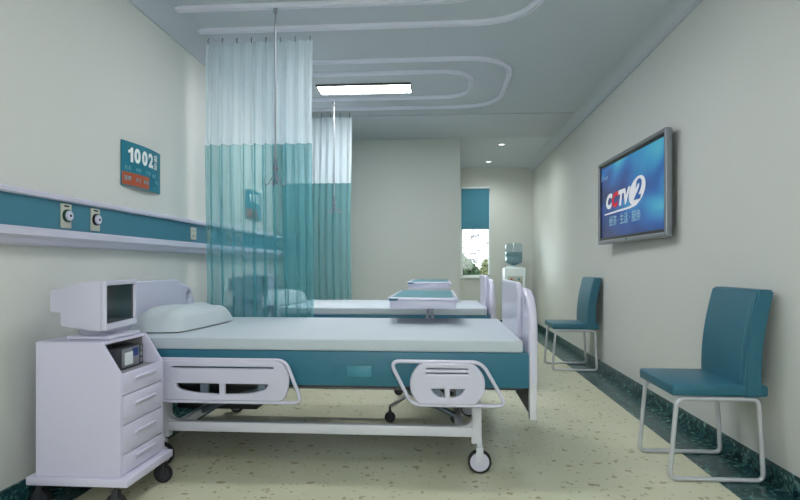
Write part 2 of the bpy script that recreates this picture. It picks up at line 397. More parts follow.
tr = new_root('bare_tree', (-.35, 15.2, -.2), 'bare branching tree outside above the shrubs, seen through the window', 'tree')
rnd = random.Random(11); paths = [[(-.35, 15.2, -.2), (-.3, 15.2, .6), (-.2, 15.2, 1.2)]]; tw = []
def grow(p, d, ln, k):
    q = p+d*ln*.5+Vector((0, 0, .04)); e = p+d*ln
    (paths if k > 1 else tw).append([p, q, e])
    if k <= 0: return
    for _ in range(3 if k > 1 else 4):
        nd = (d+Vector((rnd.uniform(-.7, .7), rnd.uniform(-.5, .5), rnd.uniform(-.35, .45)))).normalized(); grow(e if _ else q, nd, ln*.72, k-1)
grow(Vector((-.2, 15.2, 1.0)), Vector((.85, 0, .45)).normalized(), .75, 3)
grow(Vector((-.2, 15.2, 1.2)), Vector((.8, 0, .05)).normalized(), .75, 3)
link('trunk', tube_me(paths, .013), M['bark'], tr); link('twigs', tube_me(tw, .006, res=1), M['bark'], tr)

# ------------------------------------------------------------------ ceiling: tracks, lamps
def u_path(yn, yf, xr, rad, z):
    p = fillet([(XL+.10, yn, z), (xr, yn, z), (xr, yf, z), (XL+.10, yf, z)], rad, False, 10); return p
def track(yn, yf, xr, rad, label, wd=.055, grp=None):
    p = u_path(yn, yf, xr, rad, 0); p = [Vector((q.x, q.y)) for q in p]
    bm = bmesh.new(); N = len(p); rows = []
    prof = [(-wd/2, H-.001), (-wd/2, H-.022), (-wd/2+.008, H-.028), (-.008, H-.028), (-.006, H-.018), (.006, H-.018), (.008, H-.028), (wd/2-.008, H-.028), (wd/2, H-.022), (wd/2, H-.001)]
    for i in range(N):
        a = p[max(0, i-1)]; b = p[min(N-1, i+1)]; d = (b-a).normalized(); nn = Vector((-d.y, d.x))
        rows.append([bm.verts.new((p[i].x+nn.x*o, p[i].y+nn.y*o, z)) for o, z in prof])
    for a, b in zip(rows, rows[1:]):
        for j in range(len(prof)): bm.faces.new((a[j], a[(j+1) % len(prof)], b[(j+1) % len(prof)], b[j]))
    bm.faces.new(rows[0]); bm.faces.new(rows[-1][::-1])
    o = link('curtain_track', to_me(bm), M['track'], None, 30, org=(xr, (yn+yf)/2, H-.03)); tag(o, label, 'curtain track', grp)
track(2.57, 3.95, .655, .45, 'outer white U shaped curtain track over the near bed')
track(2.87, 3.60, .30, .30, 'inner white U shaped track over the near bed, holding the near drip rod')
track(4.62, 6.02, .62, .45, 'outer white U shaped curtain track around the lit ceiling panel', .05)
track(4.92, 5.66, .29, .30, 'inner white U shaped track closest around the lit ceiling panel', .05)
def ceiling_lamp(x0, x1, y0, y1, label):
    r = new_root('ceiling_light', ((x0+x1)/2, (y0+y1)/2, H), label, 'ceiling light')
    bm = bmesh.new(); t = .009; z0 = H-.022
    bx(bm, (x0, y0, z0), (x1, y0+t, H)); bx(bm, (x0, y1-t, z0), (x1, y1, H)); bx(bm, (x0, y0+t, z0), (x0+t, y1-t, H)); bx(bm, (x1-t, y0+t, z0), (x1, y1-t, H))
    link('frame', to_me(bm), M['lamp_frame'], r)
    box_obj('diffuser', (x0+t, y0+t, z0+.004), (x1-t, y1-t, z0+.012), M['lamp'], r)
    return r
l2 = ceiling_lamp(-1.18, -.275, 5.22, 5.48, 'long lit rectangular panel on the ceiling inside the far track')
for off, lb in (((.45, -2.1, 0), 'lit ceiling panel over the near bed, above the picture'), ((.55, -4.5, 0), 'added fill panel on the ceiling behind the viewer'), ((.9, -5.6, 0), 'rearmost added fill panel on the ceiling behind the viewer')):
    q = clone(l2, off, lb)  # rear panels are added fill, brightening the near end of the room
    for k in kids(q):
        if k.name.startswith('diffuser'): k.data = k.data.copy(); k.data.materials[0] = M['lamp_mid' if off[1] > -3 else 'lamp_fill']
def downlight(x, y, label, power):
    r = new_root('downlight', (x, y, H), label, 'downlight')
    bm = bmesh.new(); lathe(bm, (x, y), [(.055, H), (.055, H-.008), (.042, H-.012), (.040, H-.004), (.0005, H-.004)]); link('trim_ring', to_me(bm), M['track'], r, 40)
    bm = bmesh.new(); lathe(bm, (x, y), [(.038, H-.006), (.038, H-.010), (.0005, H-.010)]); link('lens', to_me(bm), M['spot'], r)
    l = bpy.data.lights.new('downlight_glow', 'SPOT'); l.energy = power; l.spot_size = 2.9; l.spot_blend = 1.0; l.shadow_soft_size = .12; l.color = (.95, 1, .97)
    o = bpy.data.objects.new('downlight_glow', l); COL.objects.link(o); o.location = (x, y, H-.03)
downlight(.87, 7.95, 'nearer small round downlight in the passage ceiling', 32)
downlight(.80, 9.25, 'farther small round downlight in front of the window wall', 26)

# ------------------------------------------------------------------ curtains and drip rods
def curtain(y, x0, x1, ztop, zmid, zbot, nf, A, seed, label):
    r = new_root('privacy_curtain', ((x0+x1)/2, y, zbot), label, 'curtain', None)
    rnd = random.Random(seed); ph = [rnd.uniform(-.5, .5) for _ in range(nf+2)]; am = [rnd.uniform(.55, 1.25) for _ in range(nf+2)]
    n = nf*16
    def pt(i, z):
        s = i/n; f = s*nf; k = int(f); g = f-k
        a = am[k]*(1-g)+am[k+1]*g; p = ph[k]*(1-g)+ph[k+1]*g
        t = (ztop-z)/(ztop-zbot); amp = A*(.55+.6*t)*a
        w = 2*PI*f+p+.25*math.sin(3*t+k)
        edge = min(1, s*nf*1.5, (1-s)*nf*1.5)
        x = x0+(x1-x0)*s+(x1-x0)/nf*.17*a*math.sin(2*w)*edge+.008*math.sin(5*t+seed)
        return (x, y+amp*math.sin(w)*edge, z)
    def sheet(za, zb, nz):
        bm = bmesh.new(); g = [[bm.verts.new(pt(i, za+(zb-za)*j/nz)) for i in range(n+1)] for j in range(nz+1)]
        for j in range(nz):
            for i in range(n): bm.faces.new((g[j][i], g[j][i+1], g[j+1][i+1], g[j+1][i]))
        return to_me(bm)
    link('upper_mesh_panel', sheet(ztop, zmid, 10), M['curtain_white'], r, 80)
    link('lower_teal_panel', sheet(zmid-.001, zbot, 20), M['curtain_teal'], r, 80)
    for j in range(8):
        x = x0+.02+(x1-x0-.04)*j/7
        link('hook', tube_me([fillet([(x, y, H-.022), (x, y, ztop+.03), (x, y-.012, ztop+.012), (x, y-.004, ztop-.012)], .008, False, 3)], .004, res=1), M['steel'], r)
    return r
curtain(4.08, -1.765, -.945, 2.735, 1.965, .60, 10, .050, 3, 'near white and sheer teal privacy curtain behind the near bed')
curtain(6.13, -1.765, -.985, 2.71, 1.975, .60, 10, .042, 8, 'far white and teal privacy curtain beyond the second bed')
def drip(x, y, zb, label):
    r = new_root('drip_hanger', (x, y, H), label, 'drip hanger')
    bm = bmesh.new(); cyl(bm, (x, y, H-.029), (x, y, zb+.16), .006); cyl(bm, (x, y, H-.06), (x, y, H-.029), .014); link('rod', to_me(bm), M['chrome'], r, 40)
    bm = bmesh.new(); cyl(bm, (x, y, zb+.06), (x, y, zb+.17), .011); cyl(bm, (x, y, zb+.10), (x, y, zb+.125), .02); link('collar', to_me(bm), M['steel'], r, 40)
    for k in range(4):
        a = k*PI/2+.5; c, s = math.cos(a), math.sin(a)
        p = fillet([(x, y, zb+.07), (x+.02*c, y+.02*s, zb+.05), (x+.05*c, y+.05*s, zb), (x+.068*c, y+.068*s, zb), (x+.068*c, y+.068*s, zb+.045)], .02, False, 4)
        link('hook', tube_me([p], .004, res=2), M['steel'], r)
drip(-1.085, 3.60, 1.585, 'near chrome drip rod with four hooks, in front of the near curtain')
drip(-1.09, 5.67, 1.60, 'far chrome drip rod with four hooks, in front of the far curtain')

# ------------------------------------------------------------------ wall service rail
r = new_root('wall_service_rail', (XL, 3.1, 1.15), 'long teal and white service rail mounted along the left wall', 'wall rail')
Y0, Y1 = YB+.02, YP-.03
box_obj('teal_board', (XL, Y0, 1.225), (XL+.035, Y1, 1.362), M['teal_rail'], r)
bm = bmesh.new(); poly(bm, [(XL, 1.362), (XL+.05, 1.362), (XL+.058, 1.368), (XL+.058, 1.382), (XL+.05, 1.39), (XL, 1.395)], 'Y', Y0, Y1); link('upper_moulding', to_me(bm), M['plastic'], r, 30)
bm = bmesh.new(); poly(bm, [(XL, 1.225), (XL+.07, 1.222), (XL+.085, 1.21), (XL+.085, 1.185), (XL+.06, 1.17), (XL+.05, 1.15), (XL+.03, 1.142), (XL, 1.142)], 'Y', Y0, Y1); link('lower_moulding', to_me(bm), M['plastic'], r, 30)
def valve(y, ring, label):
    q = new_root('gas_outlet', (XL+.035, y, 1.29), label, 'gas outlet')
    box_obj('plate', (XL+.035, y-.037, 1.235), (XL+.043, y+.037, 1.353), M['socket'], q, bev=.002)
    bm = bmesh.new(); cyl(bm, (XL+.043, y, 1.295), (XL+.053, y, 1.295), .031, seg=28); link('ring', to_me(bm), M[ring], q, 40)
    bm = bmesh.new(); cyl(bm, (XL+.053, y, 1.295), (XL+.064, y, 1.295), .025, .023, seg=28, bev=.002); link('knob', to_me(bm), M['plastic'], q, 40)
    bm = bmesh.new(); cyl(bm, (XL+.064, y, 1.295), (XL+.067, y, 1.295), .006, seg=16); link('knob_pin', to_me(bm), M['knob_black'], q, 40)
    box_obj('marking', (XL+.0432, y-.018, 1.338), (XL+.0437, y+.018, 1.346), M['knob_black'], q)
    return q
def sockets(y, label):
    q = new_root('power_socket', (XL+.035, y, 1.29), label, 'power socket')
    box_obj('plate', (XL+.035, y-.043, 1.245), (XL+.043, y+.043, 1.335), M['socket'], q, bev=.002)
    for dy, dz, w, h in ((-.018, .022, .003, .008), (.018, .022, .003, .008), (0, -.01, .003, .008), (-.02, -.022, .004, .006), (.02, -.022, .004, .006)):
        box_obj('slot', (XL+.0425, y+dy-w, 1.29+dz-h), (XL+.0434, y+dy+w, 1.29+dz+h), M['knob_black'], q)
valve(2.585, 'knob_green', 'green ringed gas outlet knob on the service rail, left of the pair')
valve(2.815, 'knob_black', 'black ringed gas outlet knob on the service rail, below the near room sign')
sockets(3.99, 'beige power socket on the rail just left of the near curtain')
sockets(4.27, 'beige power socket on the rail behind the near curtain')
valve(4.69, 'knob_green', 'green ringed gas outlet on the rail behind the near curtain')
valve(4.92, 'knob_black', 'black ringed gas outlet on the rail behind the near curtain')
sockets(6.3, 'beige power socket on the rail behind the far curtain')

# ------------------------------------------------------------------ room number signs
def sign(yc, label, num):
    y0, y1, z0, z1 = yc-.225, yc+.225, 1.525, 1.79; bow = .022
    r = new_root('room_sign', (XL, yc, z0), label, 'sign')
    n = 12
    def xs(y): u = (y-y0)/(y1-y0)*2-1; return XL+.008+bow*(1-u*u)
    def strip(ya, yb, za, zb, off, m, name):
        bm = bmesh.new(); rows = []
        for i in range(n+1):
            y = ya+(yb-ya)*i/n; x = xs(y)+off
            rows.append([bm.verts.new(q) for q in ((x, y, za), (x, y, zb), (x-.004, y, zb), (x-.004, y, za))])
        for a, b in zip(rows, rows[1:]):
            for j in range(4): bm.faces.new((a[j], a[(j+1) % 4], b[(j+1) % 4], b[j]))
        bm.faces.new(rows[0]); bm.faces.new(rows[-1]); link(name, to_me(bm), m, r)
    strip(y0, y1, z0, z1, 0, M['sign_teal'], 'board')
    strip(y0+.004, y0+.27, z0+.006, z0+.082, .001, M['sign_orange'], 'orange_band')
    def tx(s, size, y, z, m, name, off=0, align='CENTER', sx=1):
        me = text_me(s, size, FR['YZ']((0, y, z)), .0006, off, align, sx)
        for v in me.vertices: v.co.x += xs(v.co.y)+.0022
        link(name, me, m, r)
    me = plate_me([(-.002, -.042), (.020, -.042), (.020, .046), (.004, .046), (-.004, .034), (-.022, .026), (-.022, .010), (-.002, .014)], [], .0012, .0002, FR['YZ']((0, yc-.150, 1.712)))
    for v in me.vertices: v.co.x += xs(v.co.y)+.0022
    link('number', me, M['sign_white'], r)
    for ch_, dy in (('0', -.088), ('0', -.010), (num, .065)): tx(ch_, .115, yc+dy, 1.712, M['sign_white'], 'number', .005)
    tx('病', .052, yc+.135, 1.738, M['sign_white'], 'character', .0004)
    tx('床', .052, yc+.135, 1.688, M['sign_white'], 'character', .0004)
    tx('姓名', .030, yc-.175, z0+.105, M['sign_pale'], 'small_writing')
    tx('科室', .026, yc-.075, z0+.105, M['sign_pale'], 'small_writing')
    tx('号 床', .026, yc+.03, z0+.105, M['sign_pale'], 'small_writing')
    tx('医师', .030, yc-.175, z0+.044, M['sign_pale'], 'small_writing')
    tx('护士', .026, yc-.075, z0+.044, M['sign_pale'], 'small_writing')
    tx('级 别', .024, yc+.005, z0+.044, M['sign_pale'], 'small_writing')
    tx('病区', .026, yc+.11, z0+.098, M['sign_pale'], 'small_writing')
    tx('电话', .026, yc+.15, z0+.064, M['sign_pale'], 'small_writing')
    tx('中心', .022, yc+.11, z0+.020, M['sign_pale'], 'small_writing')
    return r
sign(3.335, 'teal and orange 1002 room sign on the wall above the near bed', '2')
sign(5.42, 'teal and orange 1002 room sign seen through the near curtain', '2')

# ------------------------------------------------------------------ beds
def caster(x, y, parent, rad=.06, zt=.16, m_hub='plastic', turn=0.0, name='caster'):
    q = bpy.data.objects.new(name, None)
    bm = bmesh.new(); w = rad*.22
    for s in (-1, 1): bx(bm, (x-rad*.3, y+s*w*1.35-.003, rad*.8), (x+rad*.3, y+s*w*1.35+.003, rad*2.15), .002)
    bx(bm, (x-rad*.3, y-w*1.5, rad*2.1), (x+rad*.3, y+w*1.5, rad*2.25), .002)
    cyl(bm, (x, y, rad*2.2), (x, y, zt), rad*.22)
    f = link(name, to_me(bm), M['metal_white'] if m_hub == 'plastic' else M['dark'], parent, 35)
    if isinstance(q, bpy.types.Object): bpy.data.objects.remove(q)
    t = bmesh.new()
    prof = [(rad*.80, -w), (rad*.95, -w), (rad, -w*.6), (rad, w*.6), (rad*.95, w), (rad*.80, w)]
    seg = 32; rings = [[t.verts.new((x+r_*math.cos(2*PI*i/seg), y+o, rad+r_*math.sin(2*PI*i/seg))) for i in range(seg)] for r_, o in prof]
    for k in range(6):
        a, b = rings[k], rings[(k+1) % 6]
        for i in range(seg): t.faces.new((a[i], a[(i+1) % seg], b[(i+1) % seg], b[i]))
    link('tyre', to_me(t), M['rubber'], f, 40)
    bm = bmesh.new(); cyl(bm, (x, y-w*.8, rad), (x, y+w*.8, rad), rad*.81, seg=32); cyl(bm, (x, y-w*1.6, rad), (x, y+w*1.6, rad), rad*.16, seg=12)
    link('hub', to_me(bm), M[m_hub], f, 40)
    return f
def bed():
    yc = 3.37
    r = new_root('hospital_bed', (-.68, yc, 0), 'nearest white and teal hospital bed with its full side visible', 'hospital bed', None)
    # mattress
    bm = bmesh.new(); bx(bm, (-1.755, 2.782, .618), (.410, 3.945, .680), .010, 3); link('mattress', to_me(bm), M['sheet'], r, 40)
    # teal box
    bm = bmesh.new(); bx(bm, (-1.745, 2.775, .445), (.438, 3.945, .618), .006); fr = link('bed_base', to_me(bm), M['teal'], r, 35)
    box_obj('dark_edge', (-1.74, 2.79, .433), (.41, 3.95, .445), M['dark'], fr)
    box_obj('badge', (-.468, 2.771, .492), (-.345, 2.775, .548), M['badge'], fr, bev=.001)
    # foot and head boards
    def board(xo, s, name, ph=.36):
        h = [(-.585, .43), (-.585, .74), (-.56, .83), (-.50, .89), (-.40, .93), (.40, .93), (.50, .89), (.56, .83), (.585, .74), (.585, .43)]
        out = f2([(yc+a, b) for a, b in h], .05)
        def hole(c): return f2([(yc+c-.03, .80), (yc+c-.035, .86), (yc+c, .885), (yc+c+.035, .86), (yc+c+.03, .80)], .025)
        X = xo+s*.021
        b = link(name, plate_me(out, [hole(-.47), hole(.47)], .046, .016, FR['YZ']((X, 0, 0))), M['plastic'], r, 40)
        pl = f2([(yc-ph, .63), (yc-ph, .935), (yc-ph+.03, .962), (yc+ph-.03, .962), (yc+ph, .935), (yc+ph, .63)], .04)
        link('raised_panel', plate_me(pl, [], .030, .012, FR['YZ']((xo-s*.014, 0, 0))), M['plastic'], b, 40)
        for q in (-.56, .56):
            box_obj('post', (X-.018, yc+q-.024, .285), (X+.018, yc+q+.024, .62), M['metal_white'], b, bev=.004)
        box_obj('shade_dark_panel', (X-.01, yc-.53, .30), (X+.01, yc+.53, .45), M['dark'], b)  # board's lower part, shade below the frame put into its dark colour
        return b
    board(.440, 1, 'footboard'); board(-1.785, -1, 'headboard', .29)
    # side rails, near (s=-1) and far (s=1)
    for s, y in ((-1, 2.742), (1, 3.965)):
        # head rail: solid panel inside a tube
        X0 = -1.62
        tb = tube_me([fillet([(X0, y, .575), (-.775, y, .575), (-.690, y, .362), (X0, y, .362)], .045, True, 6)], .0095, True)
        hr = link('head_side_rail', tb, M['plastic'], r, 60)
        out = f2([(X0+.01, .370), (X0+.01, .572), (-.795, .572), (-.752, .505), (-.76, .42), (-.785, .370)], [.02, .02, .04, .09, .06, .03])
        hl = f2([(-1.34, .455), (-1.33, .427), (-1.25, .408), (-1.113, .402), (-1.113, .455)], [.008, .03, .05, .006, .006])
        hr_ = f2([(-1.085, .455), (-1.085, .402), (-.95, .408), (-.875, .427), (-.86, .455)], [.006, .006, .05, .03, .008])
        slot = f2([(-1.36, .533), (-1.36, .541), (-.835, .541), (-.835, .533)], .003)
        link('rail_panel', plate_me(out, [hl, hr_, slot], .026, .006, FR['XZ']((0, y, 0))), M['plastic'], hr, 40)
        tb = tube_me([fillet([(-.248, y, .578), (.205, y, .578), (.325, y, .364), (-.14, y, .364)], .05, True, 6)], .0095, True)
        fo = link('foot_side_rail', tb, M['plastic'], r, 60)
        out = f2([(-.105, .368), (-.148, .43), (-.148, .51), (-.10, .574), (.165, .574), (.22, .51), (.22, .43), (.175, .368)], [.02, .07, .07, .03, .03, .07, .07, .02])
        h1 = f2([(-.046, .446), (-.026, .417), (.0, .405), (.022, .405), (.022, .446)], [.006, .02, .02, .004, .004])
        h2 = f2([(.048, .446), (.048, .405), (.07, .405), (.10, .417), (.12, .446)], [.004, .004, .02, .02, .006])
        sl = [f2([(-.066, z), (-.066, z+.005), (.135, z+.005), (.135, z)], .002) for z in (.520, .542)]
        link('rail_panel', plate_me(out, [h1, h2]+sl, .03, .008, FR['XZ']((0, y, 0))), M['plastic'], fo, 40)
        for X in (-1.2, -.9, -.02, .10):
            yy = y-s*.03
            box_obj('rail_bracket', (X-.02, min(y-s*.012, yy), .40), (X+.02, max(y-s*.012, yy), .46), M['steel'], r)
    # under-carriage
    for s, y in ((-1, 2.85), (1, 3.89)):
        bm = bmesh.new(); bx(bm, (-1.47, y-.022, .182), (.205, y+.022, .233), .006); link('base_beam', to_me(bm), M['metal_white'], r, 35)
        for X, dx in ((.185, -1), (-1.45, 1)):
            bm = bmesh.new()
            poly(bm, [(X-.026, .15), (X+.026, .15), (X+.022, .445), (X-.022, .445)], 'Y', y-.024, y+.024, .004)
            pts = fillet([(X+dx*.02, 0, .31), (X+dx*.03, 0, .245), (X+dx*.09, 0, .236)], .05, False, 5)
            t = [(p.x, p.z) for p in pts]+[(X+dx*.02, .236)]
            poly(bm, t, 'Y', y-.02, y+.02)
            link('leg', to_me(bm), M['metal_white'], r, 35)
    for X, y in ((.20, 2.835), (.20, 3.905), (-1.46, 2.835), (-1.46, 3.905)): caster(X, y, r)
    for X in (.10, -1.38):
        box_obj('cross_bar', (X-.02, 2.87, .19), (X+.02, 3.87, .23), M['metal_white'], r, bev=.004)
    for y in (3.1, 3.6):
        for a, b in ((-1.36, -.82), (.08, -.35)):
            bm = bmesh.new(); cyl(bm, (a, y, .22), (b, y, .44), .016); link('lifting_arm', to_me(bm), M['steel'], r, 40)
    bm = bmesh.new(); bx(bm, (-1.05, 3.30, .36), (-.35, 3.42, .43), .01); cyl(bm, (-.36, 3.36, .395), (-.05, 3.36, .395), .02); link('crank_housing', to_me(bm), M['dark'], r, 35)
    box_obj('dark_skirt_housing', (-1.66, 3.40, .15), (-1.14, 3.66, .432), M['dark'], r, bev=.01)  # dark box under the head end, hides the far caster
    return r
bed1 = bed()
DY = 2.09
clone(bed1, (0, DY, 0), 'second hospital bed, standing beyond the near bed in front of the grey wall')

def pillow(c, sx, sy, h, rz, label):
    bm = bmesh.new(); n = 26
    def P(u, v, s):
        e = (1-abs(u)**4)*(1-abs(v)**4); e = max(e, 0)**.42
        px = u*(1-.08*v*v*(1)+.0)*sx/2; py = v*(1-.10*u*u)*sy/2
        dz = (h*.96*e if s > 0 else -h*.03*e)+(.008*math.sin(7*u+3*v)*e if s > 0 else 0)
        q = Matrix.Rotation(rz, 3, 'Z') @ Vector((px, py, 0)); return Vector((c[0]+q.x, c[1]+q.y, c[2]+h*.035+dz))
    for s in (1, -1):
        g = [[bm.verts.new(P(-1+2*i/n, -1+2*j/n, s)) for i in range(n+1)] for j in range(n+1)]
        for j in range(n):
            for i in range(n): bm.faces.new((g[j][i], g[j][i+1], g[j+1][i+1], g[j+1][i]))
    bmesh.ops.remove_doubles(bm, verts=bm.verts, dist=.0005)
    return tag(link('pillow', to_me(bm), M['pillow'], None, 80, org=c), label, 'pillow')
p1 = pillow((-1.562, 3.31, .683), .335, .76, .130, math.radians(-4), 'plump pale pillow at the head of the near bed')
clone(p1, (0, DY, 0), 'pale pillow on the second bed, seen through the near curtain')

# ------------------------------------------------------------------ bedside cabinets and what stands on them
def cabinet():
    x0, x1, y0, y1 = -1.725, -1.345, 2.255, 2.615; zb = .152; zt = .725; zs = .592; xs = -1.43
    r = new_root('bedside_cabinet', ((x0+x1)/2, (y0+y1)/2, 0), 'white four drawer bedside cabinet on wheels in the near left corner', 'cabinet')
    prof = [(x0, zb), (x1, zb), (x1, zs), (xs, zt), (x0, zt)]
    for a, b in ((y0, y0+.014), (y1-.014, y1)):
        bm = bmesh.new(); poly(bm, prof, 'Y', a, b, .003); link('side_panel', to_me(bm), M['cabinet'], r, 35)
    box_obj('top_panel', (x0, y0+.014, zt-.014), (xs-.004, y1-.014, zt), M['cabinet'], r)
    box_obj('carcass', (x0, y0+.014, zb), (x1-.016, y1-.014, zs-.014), M['cabinet'], r)
    box_obj('back_panel', (x0, y0+.014, zs-.014), (x0+.012, y1-.014, zt-.014), M['cabinet'], r)
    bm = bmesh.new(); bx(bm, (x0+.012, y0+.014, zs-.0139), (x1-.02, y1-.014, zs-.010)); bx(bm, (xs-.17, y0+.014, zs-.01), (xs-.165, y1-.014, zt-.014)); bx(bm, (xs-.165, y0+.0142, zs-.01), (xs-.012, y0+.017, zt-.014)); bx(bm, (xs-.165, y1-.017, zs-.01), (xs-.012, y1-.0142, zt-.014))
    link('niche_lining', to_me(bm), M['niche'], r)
    for za, zc in ((.158, .240), (.244, .367), (.371, .494), (.498, .588)):
        d = box_obj('drawer', (x1-.018, y0+.016, za), (x1+.002, y1-.016, zc), M['cabinet'], r, bev=.003)
        zm = (za+zc)/2+.012
        bm = bmesh.new(); poly(bm, [(x1+.001, zm-.012), (x1+.004, zm-.010), (x1+.013, zm+.002), (x1+.013, zm+.006), (x1+.001, zm+.008)], 'Y', y0+.105, y1-.085); link('handle', to_me(bm), M['plastic'], d)
    bm = bmesh.new(); bx(bm, (x0-.03, y0-.02, .118), (x1+.04, y1+.02, .154), .006); link('base_plate', to_me(bm), M['cabinet'], r, 35)
    for X, Y in ((x0-.0, y0+.03), (x1-.02, y0+.0), (x0+.02, y1-.02), (x1+.005, y1-.01)):
        caster(X, Y, r, .045, .12, 'dark')
    return r
c1 = cabinet()
clone(c1, (0, DY, 0), 'white bedside cabinet of the second bed, seen through the near curtain')

def monitor():
    N0 = Vector((-1.453, 2.290)); F0 = Vector((-1.497, 2.618)); zb, zt = .768, .986
    r = new_root('crt_monitor', (-1.56, 2.45, .725), 'boxy white monitor with dark screen on the near bedside cabinet', 'monitor')
    bm = bmesh.new()
    def hexa(a, b, za, zc, c, d, zd, ze):
        vs = [bm.verts.new(q) for q in ((a.x, a.y, za), (b.x, b.y, za), (b.x, b.y, zc), (a.x, a.y, zc), (c.x, c.y, zd), (d.x, d.y, zd), (d.x, d.y, ze), (c.x, c.y, ze))]
        for f in ((0, 1, 2, 3), (7, 6, 5, 4), (0, 4, 5, 1), (1, 5, 6, 2), (2, 6, 7, 3), (3, 7, 4, 0)): bm.faces.new([vs[i] for i in f])
    B0 = Vector((-1.50, 2.292)); B1 = Vector((-1.54, 2.612))
    C0 = Vector((-1.672, 2.335)); C1 = Vector((-1.69, 2.575))
    loops = [[bm.verts.new(q) for q in ((a.x, a.y, za), (b.x, b.y, za), (b.x, b.y, zc), (a.x, a.y, zc))] for a, b, za, zc in ((N0, F0, zb, zt), (B0, B1, zb+.001, zt-.001), (C0, C1, .785, .952))]
    bm.faces.new(loops[0]); bm.faces.new(loops[2][::-1])
    for a, b in zip(loops, loops[1:]):
        for k in range(4): bm.faces.new((a[k], a[(k+1) % 4], b[(k+1) % 4], b[k]))
    D0 = Vector((-1.735, 2.355)); D1 = Vector((-1.745, 2.555))
    hexa(C0+Vector((.01, .004)), C1+Vector((.01, -.004)), .842, .950, D0, D1, .845, .946)
    bmesh.ops.recalc_face_normals(bm, faces=bm.faces)
    bmesh.ops.bevel(bm, geom=bm.edges[:], offset=.004, segments=2, affect='EDGES')
    link('housing', to_me(bm), M['plastic'], r, 35)
    # face: bezel and glass in the face's own plane
    u = (F0-N0); L = u.length; u = u/L; nrm = Vector((u.y, -u.x))
    Mx = Matrix(((u.x, 0, nrm.x, N0.x), (u.y, 0, nrm.y, N0.y), (0, 1, 0, zb), (0, 0, 0, 1)))
    hgt = zt-zb
    out = f2([(0, 0), (L, 0), (L, hgt), (0, hgt)], .008); hol = f2([(.016, .030), (L-.026, .030), (L-.026, hgt-.022), (.016, hgt-.022)], .006)
    link('bezel', plate_me(out, [hol], .020, .005, Mx @ Matrix.Translation((0, 0, .008))), M['plastic'], r, 35)
    link('screen', plate_me(f2([(.012, .026), (L-.022, .026), (L-.022, hgt-.018), (.012, hgt-.018)], .004), [], .004, .0005, Mx @ Matrix.Translation((0, 0, .006))), M['screen_off'], r)
    bm = bmesh.new(); bx(bm, (-1.64, 2.33, .726), (-1.44, 2.58, .742), .005); cyl(bm, (-1.57, 2.45, .74), (-1.57, 2.45, .775), .07, .09, seg=28); link('stand', to_me(bm), M['plastic'], r, 35)
    return r
m1 = monitor()
clone(m1, (0, DY, 0), 'boxy monitor beside the second bed, dark screen seen through the near curtain')
def device():
    x0, x1, y0, y1, z0, z1 = -1.50, -1.418, 2.345, 2.565, .5835, .680
    r = new_root('bedside_radio', (-1.47, 2.45, z0), 'small silver device with blue display in the open niche of the near cabinet', 'radio')
    box_obj('body', (x0, y0, z0), (x1, y1, z1), M['dark'], r, bev=.003)
    box_obj('front_panel', (x1, y0+.035, z0+.008), (x1+.004, y1-.045, z1-.004), M['tv_frame'], r, bev=.001)
    box_obj('label_card', (x1+.004, y0+.055, z0+.018), (x1+.006, y0+.12, z1-.022), M['paper'], r)
    box_obj('display', (x1+.004, y1-.10, z0+.05), (x1+.006, y1-.055, z1-.008), M['label_blue'], r)
    for k in range(3):
        box_obj('button', (x1, y1-.036, z0+.014+k*.028), (x1+.005, y1-.016, z0+.032+k*.028), M['tv_frame'], r, bev=.001)
    return r
d1 = device()
clone(d1, (0, DY, 0), 'small device in the niche of the second cabinet, behind the near curtain')

# ------------------------------------------------------------------ overbed tables
def overbed(dy, zt, label):
    xc = -.11; y0, y1 = 3.50+dy, 4.62+dy; px, py = -.075, 4.11+dy
    r = new_root('overbed_table', (px, py, 0), label, 'overbed table')
    hx = .215; a, b = xc-hx, xc+hx
    bm = bmesh.new(); t = .02
    out = f2([(a-.008, y0-.008), (b+.008, y0-.008), (b+.008, y1+.008), (a-.008, y1+.008)], .03)
    inn = f2([(a+t, y0+t), (b-t, y0+t), (b-t, y1-t), (a+t, y1-t)], .015)
    link('tray_rim', plate_me(out, [inn], .02, .006, Matrix.Translation((0, 0, zt-.008))), M['plastic'], r, 35)
    box_obj('tray_liner', (a+t-.004, y0+t-.004, zt-.012), (b-t+.004, y1-t+.004, zt+.001), M['tray'], r)
    box_obj('drawer_box', (a+.006, y0+.004, zt-.070), (b-.006, y1-.004, zt-.0165), M['plastic'], r, bev=.008)
    box_obj('latch', (a+.005, y0-.016, zt-.016), (a+.06, y0-.0125, zt-.002), M['teal'], r, bev=.001)
    bm = bmesh.new(); cyl(bm, (px-.002, py, .16), (px-.002, py, .50), .022, seg=20); link('lower_column', to_me(bm), M['steel'], r, 40)
    bm = bmesh.new(); cyl(bm, (px-.018, py, .50), (px-.018, py, zt-.07), .012, seg=16); cyl(bm, (px+.018, py, .50), (px+.018, py, zt-.075), .012, seg=16); bx(bm, (px-.04, py-.03, .485), (px+.04, py+.03, .51), .004)
    bx(bm, (px-.07, py-.06, zt-.078), (px+.07, py+.06, zt-.069)); link('upper_column', to_me(bm), M['metal_white'], r, 40)
    for X, Y in ((-.335, 3.72+dy), (.105, 3.72+dy), (-.335, 4.50+dy), (.115, 4.50+dy)):
        bm = bmesh.new()
        p = [(px+(X-px)*.08, py+(Y-py)*.08, .165), (px+(X-px)*.5, py+(Y-py)*.5, .150), (X, Y, .105)]
        me = tube_me([p], .013, res=3); arm = link('leg', me, M['chair_metal'], r, 60)
        caster(X, Y, arm if False else r, .036, .105, 'dark')
    bm = bmesh.new(); cyl(bm, (px, py, .135), (px, py, .185), .045, seg=24, bev=.004); link('hub', to_me(bm), M['steel'], r, 40)
    return r
overbed(0, .848, 'white overbed table with teal tray reaching over the near bed')
